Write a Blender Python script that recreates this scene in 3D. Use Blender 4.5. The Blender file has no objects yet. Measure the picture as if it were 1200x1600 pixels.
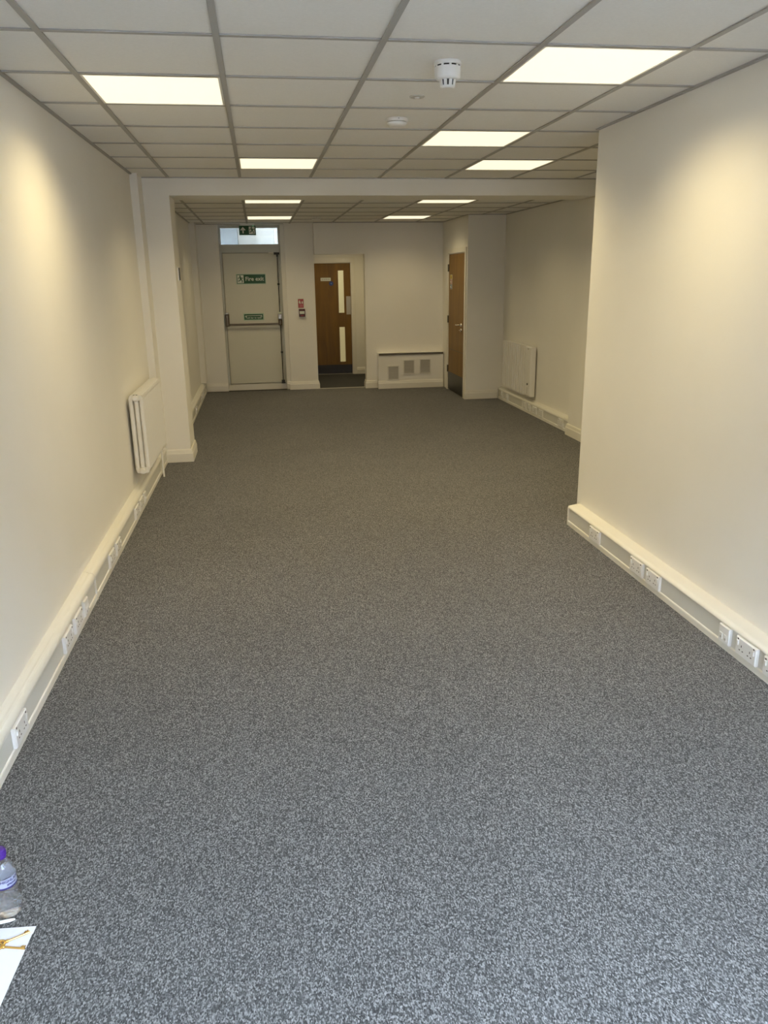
import bpy, math, random
from mathutils import Vector, Matrix

random.seed(7)
scene = bpy.context.scene
COL = scene.collection

# ------------------------------------------------------------------ camera
CAM_F, PITCH, YAW, ROLL, CAM_H = 1224.9147, 0.2930, 0.1501, -0.0147, 1.64
cp, sp, cy, sy = math.cos(PITCH), math.sin(PITCH), math.cos(YAW), math.sin(YAW)
cr, sr = math.cos(ROLL), math.sin(ROLL)
fwd = Vector((sy * cp, cy * cp, -sp))
rgt0 = Vector((cy, -sy, 0))
up0 = rgt0.cross(fwd)
rgt = rgt0 * cr + up0 * sr
up = up0 * cr - rgt0 * sr
cam_data = bpy.data.cameras.new('camera')
cam_data.sensor_fit = 'VERTICAL'
cam_data.sensor_height = 24.0
cam_data.lens = CAM_F * 24.0 / 1600.0
cam_data.clip_start = 0.02
cam_data.clip_end = 200
cam = bpy.data.objects.new('camera', cam_data)
cam.matrix_world = Matrix(((rgt.x, up.x, -fwd.x, 0), (rgt.y, up.y, -fwd.y, 0),
                           (rgt.z, up.z, -fwd.z, CAM_H), (0, 0, 0, 1)))
COL.objects.link(cam)
scene.camera = cam

# ------------------------------------------------------------------ world, exposure
scene.view_settings.view_transform = 'Standard'
scene.view_settings.look = 'None'
scene.view_settings.exposure = 0.0
scene.view_settings.gamma = 1.0
scene.view_settings.use_curve_mapping = False
world = bpy.data.worlds.new('overcast_sky')
scene.world = world
world.use_nodes = True
bg = world.node_tree.nodes['Background']
SKY = (0.68, 0.80, 1.0)
SKY_STRENGTH = 53.0
bg.inputs[0].default_value = (*SKY, 1)
bg.inputs[1].default_value = SKY_STRENGTH
PANEL_W = 11.6            # light of one ceiling panel
REAR_DIM = 0.53
PANEL_COL = (1.0, 0.82, 0.44)

# plan of the place (metres; the camera stands at x=0, y=0)
HC = 2.456                # front ceiling
HB = 2.372                # rear ceiling
HBEAM = 2.318
Y_SHOP = -0.75            # shopfront behind the camera
Y_BEAM0, Y_BEAM1 = 7.36, 7.80
XR = 2.075                # right wall of the front part
Y_CORNER = 4.89
XRF = 3.24                # right wall further back
XLF = -0.89               # left wall further back
XPIL = -0.697
ANG_L = math.atan(0.0079)  # the left wall runs a touch off square


def left_wall_x(y):
    return -1.010 + 0.0079 * (y - 2.3)


# ------------------------------------------------------------------ materials
MATS = {}


def nmat(name, col, rough=0.6, metal=0.0, noise=0.0, nscale=8.0, bump=0.0, bscale=120.0, spec=0.5, coat=0.0):
    m = bpy.data.materials.new(name)
    m.use_nodes = True
    nt = m.node_tree
    b = nt.nodes['Principled BSDF']
    b.inputs['Base Color'].default_value = (*col, 1)
    b.inputs['Roughness'].default_value = rough
    b.inputs['Metallic'].default_value = metal
    b.inputs['Specular IOR Level'].default_value = spec
    b.inputs['Coat Weight'].default_value = coat
    geo = nt.nodes.new('ShaderNodeNewGeometry')
    if noise > 0:
        n = nt.nodes.new('ShaderNodeTexNoise')
        n.inputs['Scale'].default_value = nscale
        n.inputs['Detail'].default_value = 3
        nt.links.new(geo.outputs['Position'], n.inputs['Vector'])
        r = nt.nodes.new('ShaderNodeValToRGB')
        r.color_ramp.elements[0].position = 0.3
        r.color_ramp.elements[1].position = 0.7
        r.color_ramp.elements[0].color = (*[c * (1 - noise) for c in col], 1)
        r.color_ramp.elements[1].color = (*[min(1, c * (1 + noise)) for c in col], 1)
        nt.links.new(n.outputs['Fac'], r.inputs['Fac'])
        nt.links.new(r.outputs['Color'], b.inputs['Base Color'])
    if bump > 0:
        n2 = nt.nodes.new('ShaderNodeTexNoise')
        n2.inputs['Scale'].default_value = bscale
        n2.inputs['Detail'].default_value = 2
        nt.links.new(geo.outputs['Position'], n2.inputs['Vector'])
        bp = nt.nodes.new('ShaderNodeBump')
        bp.inputs['Strength'].default_value = bump
        bp.inputs['Distance'].default_value = 0.002
        nt.links.new(n2.outputs['Fac'], bp.inputs['Height'])
        nt.links.new(bp.outputs['Normal'], b.inputs['Normal'])
    MATS[name] = m
    return m


def emat(name, col, strength):
    m = bpy.data.materials.new(name)
    m.use_nodes = True
    b = m.node_tree.nodes['Principled BSDF']
    b.inputs['Base Color'].default_value = (*col, 1)
    b.inputs['Roughness'].default_value = 0.5
    b.inputs['Emission Color'].default_value = (*col, 1)
    b.inputs['Emission Strength'].default_value = strength
    MATS[name] = m
    return m


WALL = nmat('wall_paint', (0.845, 0.818, 0.755), 0.75, noise=0.012, nscale=2.5, bump=0.06, bscale=220)
CEIL = nmat('ceiling_tile_mineral', (0.84, 0.825, 0.79), 0.95, noise=0.02, nscale=90, bump=0.25, bscale=330)
TEE = nmat('ceiling_grid_metal', (0.40, 0.385, 0.36), 0.55)
TRIM = nmat('trim_gloss_paint', (0.80, 0.765, 0.68), 0.35, noise=0.01)
PVC = nmat('trunking_plastic', (0.76, 0.735, 0.665), 0.42)
PVCFACE = nmat('trunking_cover_plastic', (0.66, 0.645, 0.59), 0.48)
WHITE = nmat('white_plastic', (0.80, 0.79, 0.765), 0.32)
RADW = nmat('radiator_enamel', (0.80, 0.78, 0.73), 0.30)
GREY = nmat('vent_grey', (0.47, 0.445, 0.40), 0.6)
DARKTRIM = nmat('dark_taupe_strip', (0.10, 0.085, 0.065), 0.5)
DOORGREY = nmat('door_paint', (0.68, 0.66, 0.56), 0.5, noise=0.015, nscale=3)
FRAMEGREY = nmat('door_frame_paint', (0.52, 0.52, 0.47), 0.45)
ALU = nmat('satin_steel', (0.45, 0.44, 0.42), 0.35, metal=0.85)
DARKALU = nmat('bronzed_bar', (0.16, 0.13, 0.10), 0.4, metal=0.6)
BLACK = nmat('black_plastic', (0.012, 0.011, 0.010), 0.4)
HOLE = nmat('pin_hole_dark', (0.05, 0.035, 0.03), 0.7)
GREEN = nmat('safety_green', (0.004, 0.075, 0.022), 0.45)
SIGNEDGE = nmat('sign_pale_green', (0.42, 0.56, 0.42), 0.5)
SIGNWHITE = nmat('sign_white', (0.72, 0.76, 0.66), 0.5)
RED = nmat('sign_red', (0.38, 0.045, 0.06), 0.45)
DARKRED = nmat('call_point_red', (0.07, 0.006, 0.006), 0.35)
YELLOW = nmat('sign_yellow', (0.62, 0.46, 0.03), 0.45)
BLUE = nmat('sign_blue', (0.02, 0.05, 0.22), 0.45)
BRASS = nmat('polished_brass', (0.80, 0.52, 0.16), 0.22, metal=1.0)
PAPER = nmat('paper_white', (0.76, 0.755, 0.77), 0.8, noise=0.008, nscale=30)
PURPLE = nmat('purple_cap', (0.055, 0.012, 0.20), 0.35)
LABELBLUE = nmat('label_blue', (0.030, 0.022, 0.13), 0.4)
LABELLIGHT = nmat('label_pale', (0.40, 0.43, 0.55), 0.4)
CHROME = nmat('polished_steel', (0.72, 0.68, 0.62), 0.15, metal=1.0)
KICK = nmat('black_kick_plate', (0.012, 0.010, 0.008), 0.35)
BRICK = nmat('well_render', (0.80, 0.78, 0.72), 0.9, noise=0.06, nscale=4)
FANDARK = nmat('fanlight_dark_tone', (0.10, 0.105, 0.10), 0.8)
DIFF = emat('panel_diffuser', (1.0, 0.90, 0.66), 1.05)
RIM = nmat('panel_rim_white', (0.82, 0.81, 0.78), 0.4)
LED = emat('green_led', (0.25, 1.0, 0.45), 1.5)


def wood(name, dark, light, scale=1.0, rough=0.35, axis='Z', off=0.0):
    m = bpy.data.materials.new(name)
    m.use_nodes = True
    nt = m.node_tree
    b = nt.nodes['Principled BSDF']
    geo = nt.nodes.new('ShaderNodeNewGeometry')
    mp = nt.nodes.new('ShaderNodeMapping')
    mp.inputs['Location'].default_value = (off, off, off)
    mp.inputs['Scale'].default_value = (14 * scale, 14 * scale, 1.3 * scale)
    nt.links.new(geo.outputs['Position'], mp.inputs['Vector'])
    n = nt.nodes.new('ShaderNodeTexNoise')
    n.inputs['Scale'].default_value = 1.0
    n.inputs['Detail'].default_value = 6
    n.inputs['Roughness'].default_value = 0.6
    n.inputs['Distortion'].default_value = 0.8
    nt.links.new(mp.outputs['Vector'], n.inputs['Vector'])
    r = nt.nodes.new('ShaderNodeValToRGB')
    r.color_ramp.elements[0].position = 0.28
    r.color_ramp.elements[1].position = 0.72
    r.color_ramp.elements[0].color = (*dark, 1)
    r.color_ramp.elements[1].color = (*light, 1)
    nt.links.new(n.outputs['Fac'], r.inputs['Fac'])
    nt.links.new(r.outputs['Color'], b.inputs['Base Color'])
    b.inputs['Roughness'].default_value = rough
    MATS[name] = m
    return m


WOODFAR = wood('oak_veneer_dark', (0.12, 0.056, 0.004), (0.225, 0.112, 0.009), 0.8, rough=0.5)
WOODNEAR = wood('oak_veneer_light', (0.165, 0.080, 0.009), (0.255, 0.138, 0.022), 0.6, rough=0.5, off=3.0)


def carpet_material(name='carpet_speckled_grey', dim=1.0):
    m = bpy.data.materials.new(name)
    m.use_nodes = True
    nt = m.node_tree
    b = nt.nodes['Principled BSDF']
    b.inputs['Roughness'].default_value = 0.95
    b.inputs['Specular IOR Level'].default_value = 0.15
    b.inputs['Sheen Weight'].default_value = 0.12
    b.inputs['Sheen Roughness'].default_value = 0.5
    geo = nt.nodes.new('ShaderNodeNewGeometry')
    mp = nt.nodes.new('ShaderNodeMapping')
    mp.inputs['Scale'].default_value = (1.0, 0.55, 1.0)
    nt.links.new(geo.outputs['Position'], mp.inputs['Vector'])
    n = nt.nodes.new('ShaderNodeTexNoise')
    n.inputs['Scale'].default_value = 235
    n.inputs['Detail'].default_value = 4
    n.inputs['Roughness'].default_value = 0.72
    nt.links.new(mp.outputs['Vector'], n.inputs['Vector'])
    r = nt.nodes.new('ShaderNodeValToRGB')
    e = r.color_ramp.elements
    e[0].position = 0.27
    e[0].color = (0.017, 0.0167, 0.0165, 1)
    e[1].position = 0.78
    e[1].color = (0.350, 0.342, 0.336, 1)
    k = e.new(0.50)
    k.color = (0.080, 0.0783, 0.077, 1)
    vo = nt.nodes.new('ShaderNodeTexVoronoi')
    vo.inputs['Scale'].default_value = 345
    nt.links.new(mp.outputs['Vector'], vo.inputs['Vector'])
    sep = nt.nodes.new('ShaderNodeSeparateColor')
    nt.links.new(vo.outputs['Color'], sep.inputs['Color'])
    mm = nt.nodes.new('ShaderNodeMix')
    mm.inputs['Factor'].default_value = 0.36
    nt.links.new(n.outputs['Fac'], mm.inputs[2])
    nt.links.new(sep.outputs['Red'], mm.inputs[3])
    nt.links.new(mm.outputs[0], r.inputs['Fac'])
    # broad wear variation
    n3 = nt.nodes.new('ShaderNodeTexNoise')
    n3.inputs['Scale'].default_value = 1.6
    n3.inputs['Detail'].default_value = 4
    nt.links.new(geo.outputs['Position'], n3.inputs['Vector'])
    mr = nt.nodes.new('ShaderNodeMapRange')
    mr.inputs['To Min'].default_value = 0.86 * dim
    mr.inputs['To Max'].default_value = 1.14 * dim
    nt.links.new(n3.outputs['Fac'], mr.inputs['Value'])
    mx = nt.nodes.new('ShaderNodeMix')
    mx.data_type = 'RGBA'
    mx.blend_type = 'MULTIPLY'
    mx.inputs['Factor'].default_value = 1.0
    nt.links.new(r.outputs['Color'], mx.inputs[6])
    nt.links.new(mr.outputs['Result'], mx.inputs[7])
    nt.links.new(mx.outputs[2], b.inputs['Base Color'])
    bp = nt.nodes.new('ShaderNodeBump')
    bp.inputs['Strength'].default_value = 0.35
    bp.inputs['Distance'].default_value = 0.003
    nt.links.new(n.outputs['Fac'], bp.inputs['Height'])
    nt.links.new(bp.outputs['Normal'], b.inputs['Normal'])
    return m


CARPET = carpet_material()
LOBBYCARPET = carpet_material('dark_lobby_carpet', 0.22)  # same carpet with its colour darkened for the lobby floor
SEAM = nmat('carpet_seam_backing', (0.03, 0.029, 0.028), 0.95)


def glass_material(name, rough, ior, tint=(1, 1, 1), fac=0.06):
    m = bpy.data.materials.new(name)
    m.use_nodes = True
    nt = m.node_tree
    nt.nodes.remove(nt.nodes['Principled BSDF'])
    out = nt.nodes['Material Output']
    if rough > 0:
        a = nt.nodes.new('ShaderNodeBsdfRefraction')
        a.inputs['Roughness'].default_value = rough
        a.inputs['IOR'].default_value = ior
    else:
        a = nt.nodes.new('ShaderNodeBsdfTransparent')
    a.inputs['Color'].default_value = (*tint, 1)
    g = nt.nodes.new('ShaderNodeBsdfGlossy')
    g.inputs['Roughness'].default_value = 0.05
    mix = nt.nodes.new('ShaderNodeMixShader')
    mix.inputs[0].default_value = fac
    nt.links.new(a.outputs[0], mix.inputs[1])
    nt.links.new(g.outputs[0], mix.inputs[2])
    nt.links.new(mix.outputs[0], out.inputs['Surface'])
    return m


PANE = glass_material('clear_pane', 0, 1.0, (0.93, 0.97, 0.98))
FROST = glass_material('obscured_pane', 0.16, 1.04, (0.93, 0.95, 0.95))
BOTTLEP = bpy.data.materials.new('clear_bottle_plastic')
BOTTLEP.use_nodes = True
_b = BOTTLEP.node_tree.nodes['Principled BSDF']
_b.inputs['Base Color'].default_value = (0.93, 0.95, 0.97, 1)
_b.inputs['Transmission Weight'].default_value = 0.92
_b.inputs['Roughness'].default_value = 0.06
_b.inputs['IOR'].default_value = 1.33


# ------------------------------------------------------------------ mesh helpers
class MB:
    """collects shapes for one mesh object"""

    def __init__(self):
        self.v, self.f, self.s = [], [], []

    def add(self, verts, faces, smooth=False):
        o = len(self.v)
        self.v += [tuple(p) for p in verts]
        self.f += [tuple(i + o for i in f) for f in faces]
        self.s += [smooth] * len(faces)
        return self

    def box(self, x0, x1, y0, y1, z0, z1):
        x0, x1 = min(x0, x1), max(x0, x1)
        y0, y1 = min(y0, y1), max(y0, y1)
        z0, z1 = min(z0, z1), max(z0, z1)
        v = [(x, y, z) for z in (z0, z1) for y in (y0, y1) for x in (x0, x1)]
        return self.add(v, [(0, 2, 3, 1), (4, 5, 7, 6), (0, 1, 5, 4), (2, 6, 7, 3), (0, 4, 6, 2), (1, 3, 7, 5)])

    def bbox(self, x0, x1, y0, y1, z0, z1, b):
        """box whose front (-y) edges are chamfered by b"""
        v = [(x0, y1, z0), (x1, y1, z0), (x1, y1, z1), (x0, y1, z1),
             (x0, y0 + b, z0), (x1, y0 + b, z0), (x1, y0 + b, z1), (x0, y0 + b, z1),
             (x0 + b, y0, z0 + b), (x1 - b, y0, z0 + b), (x1 - b, y0, z1 - b), (x0 + b, y0, z1 - b)]
        f = [(3, 2, 1, 0), (8, 9, 10, 11)]
        for a in range(4):
            c = (a + 1) % 4
            f += [(a, c, c + 4, a + 4), (a + 4, c + 4, c + 8, a + 8)]
        return self.add(v, f)

    def extrude_x(self, prof, x0, x1, smooth=False, m0=0, m1=0):
        """closed profile of (y, z), extruded from x0 to x1"""
        n = len(prof)
        v = [(x0 + m0 * y, y, z) for y, z in prof] + [(x1 - m1 * y, y, z) for y, z in prof]
        f = [(i, (i + 1) % n, (i + 1) % n + n, i + n) for i in range(n)]
        f += [tuple(reversed(range(n))), tuple(range(n, 2 * n))]
        return self.add(v, f, smooth)

    def extrude_z(self, pts, z0, z1):
        n = len(pts)
        v = [(x, y, z0) for x, y in pts] + [(x, y, z1) for x, y in pts]
        f = [(i, (i + 1) % n, (i + 1) % n + n, i + n) for i in range(n)]
        f += [tuple(reversed(range(n))), tuple(range(n, 2 * n))]
        return self.add(v, f)

    def extrude_y(self, pts, y0, y1):
        n = len(pts)
        v = [(x, y0, z) for x, z in pts] + [(x, y1, z) for x, z in pts]
        f = [(i, (i + 1) % n, (i + 1) % n + n, i + n) for i in range(n)]
        f += [tuple(reversed(range(n))), tuple(range(n, 2 * n))]
        return self.add(v, f)

    def lathe(self, prof, seg=24, c=(0, 0, 0), axis='Z', cap=True):
        """prof: list of (r, h)"""
        v, f = [], []
        n = len(prof)
        for r, h in prof:
            for k in range(seg):
                a = 2 * math.pi * k / seg
                p = (r * math.cos(a), r * math.sin(a), h)
                if axis == 'X':
                    p = (p[2], p[0], p[1])
                elif axis == 'Y':
                    p = (p[0], p[2], p[1])
                v.append((p[0] + c[0], p[1] + c[1], p[2] + c[2]))
        for i in range(n - 1):
            for k in range(seg):
                k2 = (k + 1) % seg
                f.append((i * seg + k, i * seg + k2, (i + 1) * seg + k2, (i + 1) * seg + k))
        self.add(v, f, True)
        if cap:
            self.add(v[:seg], [tuple(reversed(range(seg)))])
            self.add(v[-seg:], [tuple(range(seg))])
        return self

    def tube(self, pts, r, seg=10):
        pts = [Vector(p) for p in pts]
        v, f = [], []
        ref = None
        for i, p in enumerate(pts):
            d = (pts[min(i + 1, len(pts) - 1)] - pts[max(i - 1, 0)]).normalized()
            if ref is None:
                ref = Vector((0, 0, 1)) if abs(d.z) < 0.9 else Vector((1, 0, 0))
            a = d.cross(ref).normalized()
            b = d.cross(a).normalized()
            rr = r[i] if isinstance(r, (list, tuple)) else r
            for k in range(seg):
                t = 2 * math.pi * k / seg
                v.append(tuple(p + a * (rr * math.cos(t)) + b * (rr * math.sin(t))))
        for i in range(len(pts) - 1):
            for k in range(seg):
                k2 = (k + 1) % seg
                f.append((i * seg + k, i * seg + k2, (i + 1) * seg + k2, (i + 1) * seg + k))
        self.add(v, f, True)
        self.add(v[:seg], [tuple(reversed(range(seg)))])
        self.add(v[-seg:], [tuple(range(seg))])
        return self

    def mesh(self, name, mat):
        me = bpy.data.meshes.new(name)
        me.from_pydata(self.v, [], self.f)
        me.polygons.foreach_set('use_smooth', self.s)
        import bmesh
        bm = bmesh.new()
        bm.from_mesh(me)
        bmesh.ops.recalc_face_normals(bm, faces=bm.faces)
        bm.to_mesh(me)
        bm.free()
        me.materials.append(mat)
        return me

    def build(self, name, mat, parent=None, loc=(0, 0, 0), rotz=0.0):
        return link(name, self.mesh(name, mat), parent, loc, rotz)


def link(name, data, parent=None, loc=(0, 0, 0), rotz=0.0):
    o = bpy.data.objects.new(name, data)
    COL.objects.link(o)
    o.location = loc
    o.rotation_euler = (0, 0, rotz)
    if parent:
        o.parent = parent
    return o


def tag(o, label, cat, group=None):
    o['label'] = label
    o['category'] = cat
    if group:
        o['group'] = group
    return o


def thing(name, label, cat, loc=(0, 0, 0), rotz=0.0, group=None):
    return tag(link(name, None, None, loc, rotz), label, cat, group)


def struct(o, label, cat):
    o['kind'] = 'structure'
    return tag(o, label, cat)


def copy_tree(o, parent=None):
    c = o.copy()
    COL.objects.link(c)
    c.parent = parent
    for ch in [x for x in COL.objects if x.parent == o]:
        copy_tree(ch, c)
    return c


def text_mesh(s, size, mat, bold=0.0, extr=0.0):
    """lettering in the x-z plane facing -y, centred on the origin"""
    cu = bpy.data.curves.new('lettering', 'FONT')
    cu.body = s
    cu.size = size
    cu.align_x = 'CENTER'
    cu.align_y = 'CENTER'
    cu.offset = bold
    cu.resolution_u = 3
    o = bpy.data.objects.new('lettering', cu)
    COL.objects.link(o)
    dg = bpy.context.evaluated_depsgraph_get()
    me = bpy.data.meshes.new_from_object(o.evaluated_get(dg))
    COL.objects.unlink(o)
    bpy.data.objects.remove(o)
    for v in me.vertices:
        v.co = (v.co.x, 0.0, v.co.y)
    me.materials.clear()
    me.materials.append(mat)
    return me


R90 = math.pi / 2

# ================================================================== FLOOR
fl = MB().box(-1.12, XRF + 0.1, Y_SHOP - 0.1, 13.9, -0.06, -0.006).build('floor', SEAM)
struct(fl, 'dark grey speckled carpet tile floor running the length of the room', 'floor')
_cache = {}


def carpet_tile(x0, x1, y0, y1, mat=CARPET):
    key = (round(x1 - x0, 3), round(y1 - y0, 3), mat.name)
    if key[0] < 0.03 or key[1] < 0.03:
        return
    if key not in _cache:
        g = 0.0001
        w, d = key[:2]
        mb = MB()
        mb.add([(g, g, -0.006), (w - g, g, -0.006), (w - g, d - g, -0.006), (g, d - g, -0.006),
                (g, g, -0.0003), (w - g, g, -0.0003), (w - g, d - g, -0.0003), (g, d - g, -0.0003),
                (g + .0003, g + .0003, 0), (w - g - .0003, g + .0003, 0), (w - g - .0003, d - g - .0003, 0), (g + .0003, d - g - .0003, 0)],
               [(8, 9, 10, 11)] + [(a + o, (a + 1) % 4 + o, (a + 1) % 4 + o + 4, a + o + 4) for o in (0, 4) for a in range(4)])
        _cache[key] = mb.mesh('carpet_tile', mat)
    link('carpet_tile', _cache[key], fl, (x0, y0, 0))


ys = [Y_SHOP, 12.01] + [2.11 + 0.5 * k for k in range(-6, 24) if k != 20]
ys = sorted(y for y in ys if y < 13.75) + [13.75]
xs = sorted([-1.01] + [0.03 + 0.5 * k for k in range(-2, 7)]) + [XRF]
for yi in range(len(ys) - 1):
    y0, y1 = ys[yi], ys[yi + 1]
    for xi in range(len(xs) - 1):
        x0, x1 = xs[xi], xs[xi + 1]
        if y1 < Y_CORNER:
            x1 = min(x1, XR)
        if y0 >= 12.0:
            x0, x1 = max(x0, 0.53), min(x1, 2.2)
        if x1 - x0 > 0.02:
            carpet_tile(x0, x1, y0, y1, LOBBYCARPET if y0 >= 12.0 else CARPET)

# ================================================================== WALLS
w = MB()
ya, yb = Y_SHOP, Y_BEAM1
w.extrude_z([(left_wall_x(ya), ya), (left_wall_x(yb), yb), (left_wall_x(yb) - .12, yb), (left_wall_x(ya) - .12, ya)], -0.02, HC + .1)
struct(w.build('wall_left', WALL), 'long cream painted wall on the left of the front part', 'wall')
w = MB().extrude_z([(XR, Y_SHOP), (XR, Y_CORNER), (XRF + .12, Y_CORNER), (XRF + .12, Y_CORNER - .12), (XR + .12, Y_CORNER - .12), (XR + .12, Y_SHOP)], -0.02, HC + .005)
struct(w.build('wall_right', WALL), 'cream painted wall on the near right ending at a sharp corner', 'wall')
w = MB().box(XRF, XRF + .12, Y_CORNER - .53, 12.05, -0.02, HC + .1)
w.box(XR, XRF, Y_CORNER - .56, Y_CORNER - .53, HC + .006, HC + .1)  # unseen strip above the tiles, added to stop sky leaking in
struct(w.build('wall_right_far', WALL), 'cream wall behind the ribbed heater at the rear right', 'wall')
w = MB().box(XLF - .12, XLF, Y_BEAM1, 12.3, -0.02, HB + .1)
struct(w.build('wall_left_far', WALL), 'cream wall at the rear left beyond the pillar', 'wall')
# cupboard block: face with the oak door, face towards the viewer
XC, YC = 2.735, 10.45
D3A, D3B, D3H = 10.55, 11.50, 1.935      # cupboard door opening
w = MB()
w.box(XC, XRF, YC, YC + .10, -0.02, HB + .1)
w.box(XC, XC + .10, YC + .10, D3A, -0.02, HB + .1)
w.box(XC, XC + .10, D3B, 11.9, -0.02, HB + .1)
w.box(XC, XC + .10, D3A, D3B, D3H, HB + .1)
struct(w.build('wall_cupboard', WALL), 'cream corner block that holds the oak cupboard door', 'wall')
# far wall with two openings
YF = 12.10
w = MB()
w.box(XLF - .12, -0.515, YF, YF + .22, -0.02, HB + .1)
w.box(0.365, 0.425, YF, YF + .22, -0.02, HB + .1)
w.box(-0.515, 0.365, YF, YF + .22, 2.365, HB + .1)
w.box(0.425, 0.838, 12.02, YF + .22, -0.02, HB + .1)
YW = 11.89
w.box(0.838, 1.565, YW, YW + .16, 1.945, HB + .1)
w.box(1.565, XRF, YW, YW + .16, -0.02, HB + .1)
struct(w.build('wall_far', WALL), 'far cream wall with the fire door and lobby opening', 'wall')
# lobby behind the opening
YL = 13.75
w = MB()
w.box(0.42, 0.53, YF + .22, YL + .12, -0.02, HB + .1)
w.box(2.2, 2.32, YW + .16, YL + .12, -0.02, HB + .1)
w.box(0.53, 0.785, YL, YL + .12, -0.02, HB + .1)
w.box(1.585, 2.2, YL, YL + .12, -0.02, HB + .1)
w.box(0.785, 1.585, YL, YL + .12, 1.87, HB + .1)
struct(w.build('wall_lobby', WALL), 'cream lobby wall around the oak door seen through the opening', 'wall')
struct(MB().box(0.42, 2.32, YW + .16, YL + .12, HB, HB + .1).build('ceiling_lobby', CEIL), 'plain lobby ceiling beyond the opening', 'ceiling')
# room behind the lobby door
w = MB()
w.box(0.42, 2.32, 15.6, 15.7, -0.02, 2.5)
w.box(0.32, 0.42, YL, 15.7, -0.06, 2.6)
w.box(2.32, 2.42, YL, 15.7, -0.06, 2.6)
w.box(0.42, 2.32, YL + .12, 15.7, 2.5, 2.6)
w.box(0.42, 2.32, YL + .12, 15.7, -0.06, -0.02)
w.box(0.42, 2.32, YL + .06, YL + .12, HB + .1, 2.6)
struct(w.build('wall_room_beyond', WALL), 'cream walls of the room glimpsed through the door panes', 'wall')
# rear shopfront behind the camera
w = MB()
SX0, SX1 = -0.35, 1.98
w.box(-1.15, SX0, Y_SHOP - .12, Y_SHOP, -0.02, HC + .1)
w.box(SX1, XR + .12, Y_SHOP - .12, Y_SHOP, -0.02, HC + .1)
w.box(SX0, SX1, Y_SHOP - .12, Y_SHOP, 2.38, HC + .1)
w.box(SX0, SX1, Y_SHOP - .12, Y_SHOP, -0.02, 0.05)
struct(w.build('wall_shopfront', WALL), 'wall around the glazed shopfront behind the viewer', 'wall')
win = link('window_1', None, None, (0, Y_SHOP, 0))
struct(win, 'large glazed shopfront window behind the viewer', 'window')
fr = MB()
XM = (SX0 + SX1) / 2 - .03
for x in (SX0, XM, SX1 - .06):
    fr.box(x, x + .06, -.09, -.03, 0.05, 2.38)
for z in (0.05, 2.32):
    fr.box(SX0 + .06, XM, -.09, -.03, z, z + .06)
    fr.box(XM + .06, SX1 - .06, -.09, -.03, z, z + .06)
fr.build('window_frame', WHITE, win)
for xa_, xb_ in ((SX0 + .06, XM), (XM + .06, SX1 - .06)):
    MB().box(xa_, xb_, -.064, -.058, 0.11, 2.32).build('pane', PANE, win)

# pillar, beam, pilaster, boxings
pil = MB()
pil.box(left_wall_x(7.5) - .02, XPIL, Y_BEAM0, Y_BEAM1, -0.02, HC + .05)
struct(pil.build('wall_pillar', WALL), 'square cream pillar below the left end of the beam', 'pillar')
bm_ = MB().box(XPIL, XRF + .02, Y_BEAM0, Y_BEAM1, HBEAM, HC + .12)
struct(bm_.build('wall_beam', WALL), 'cream downstand beam crossing the room', 'beam')
pl = MB().box(XRF - .085, XRF + .02, Y_BEAM0, Y_BEAM1, -0.02, HBEAM)
struct(pl.build('wall_pilaster', WALL), 'shallow cream pilaster below the right end of the beam', 'pilaster')
struct(MB().box(-1.0, -0.912, 7.09, Y_BEAM0, 0.172, HC + .01).build('trim_1', WALL), 'slim pipe boxing beside the left pillar', 'boxing')
struct(MB().box(XLF - .01, XLF + .075, 11.78, YF + .01, 0.168, HB + .01).build('trim_2', WALL), 'slim pipe boxing in the far left corner', 'boxing')

# street behind the viewer: pavement and an unseen block added against low sky
st = link('street', None, None, (0, Y_SHOP - .12, 0))
struct(st, 'street and added brick block against low sky, unseen behind the viewer', 'street')
BRK = nmat('street_brick', (0.20, 0.13, 0.09), 0.9, noise=0.2, nscale=6)
ASPH = nmat('street_asphalt', (0.10, 0.10, 0.10), 0.9, noise=0.15, nscale=9)
MB().box(-14, 16, -8.0, 0, -.16, -.06).build('road', ASPH, st)
MB().box(-14, 16, -12.0, -8.0, -.16, 5.4).build('low_sky_block', BRK, st)

# outside the fire door: light well invented to dim the sky at the fanlight
light_well = link('light_well', None, None, (0, 12.4, 0))
struct(light_well, 'invented pale light well dimming the sky seen through the fanlight', 'yard')
MB().box(-1.6, 0.40, 1.7, 1.9, -0.1, 6.0).build('well_shade_wall', BRICK, light_well)
MB().box(-1.6, -1.4, -.02, 1.7, -0.1, 6.0).build('well_shade_wall', BRICK, light_well)
MB().box(0.38, 0.40, -.02, 1.7, -0.1, 6.0).build('well_shade_wall', BRICK, light_well)
MB().box(-1.4, 0.38, -.02, .08, 2.52, 6.0).build('well_shade_wall', BRICK, light_well)
MB().box(-1.25, -0.27, 1.2, 1.69, -0.1, 3.4).build('fanlight_dark_panel', FANDARK, light_well)  # dark panel added to darken the left side of the fanlight
MB().box(-1.6, 0.40, -.02, 1.9, -0.2, -0.1).build('well_paving', BRICK, light_well)


# ================================================================== BASEBOARDS
def skirt_prof(h=0.118, d=0.02):
    return [(0.001, 0), (-d, 0), (-d, h * .66), (-d * .8, h * .72), (-d * .55, h * .93), (-d * .3, h), (0.001, h)]


def skirting(name, label, runs, h=0.118):
    """runs: list of (x, y, rotz, length): each run starts at (x, y) and goes along its local x"""
    o = link(name, None)
    struct(o, label, 'skirting board')
    for run in runs:
        (x, y, rz, L), (m0, m1) = run[:4], (run[4:] or (0, 0))
        MB().extrude_x(skirt_prof(h), 0, L, m0=m0, m1=m1).build('board', TRIM, o, (x, y, 0), rz)
    return o


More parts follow.
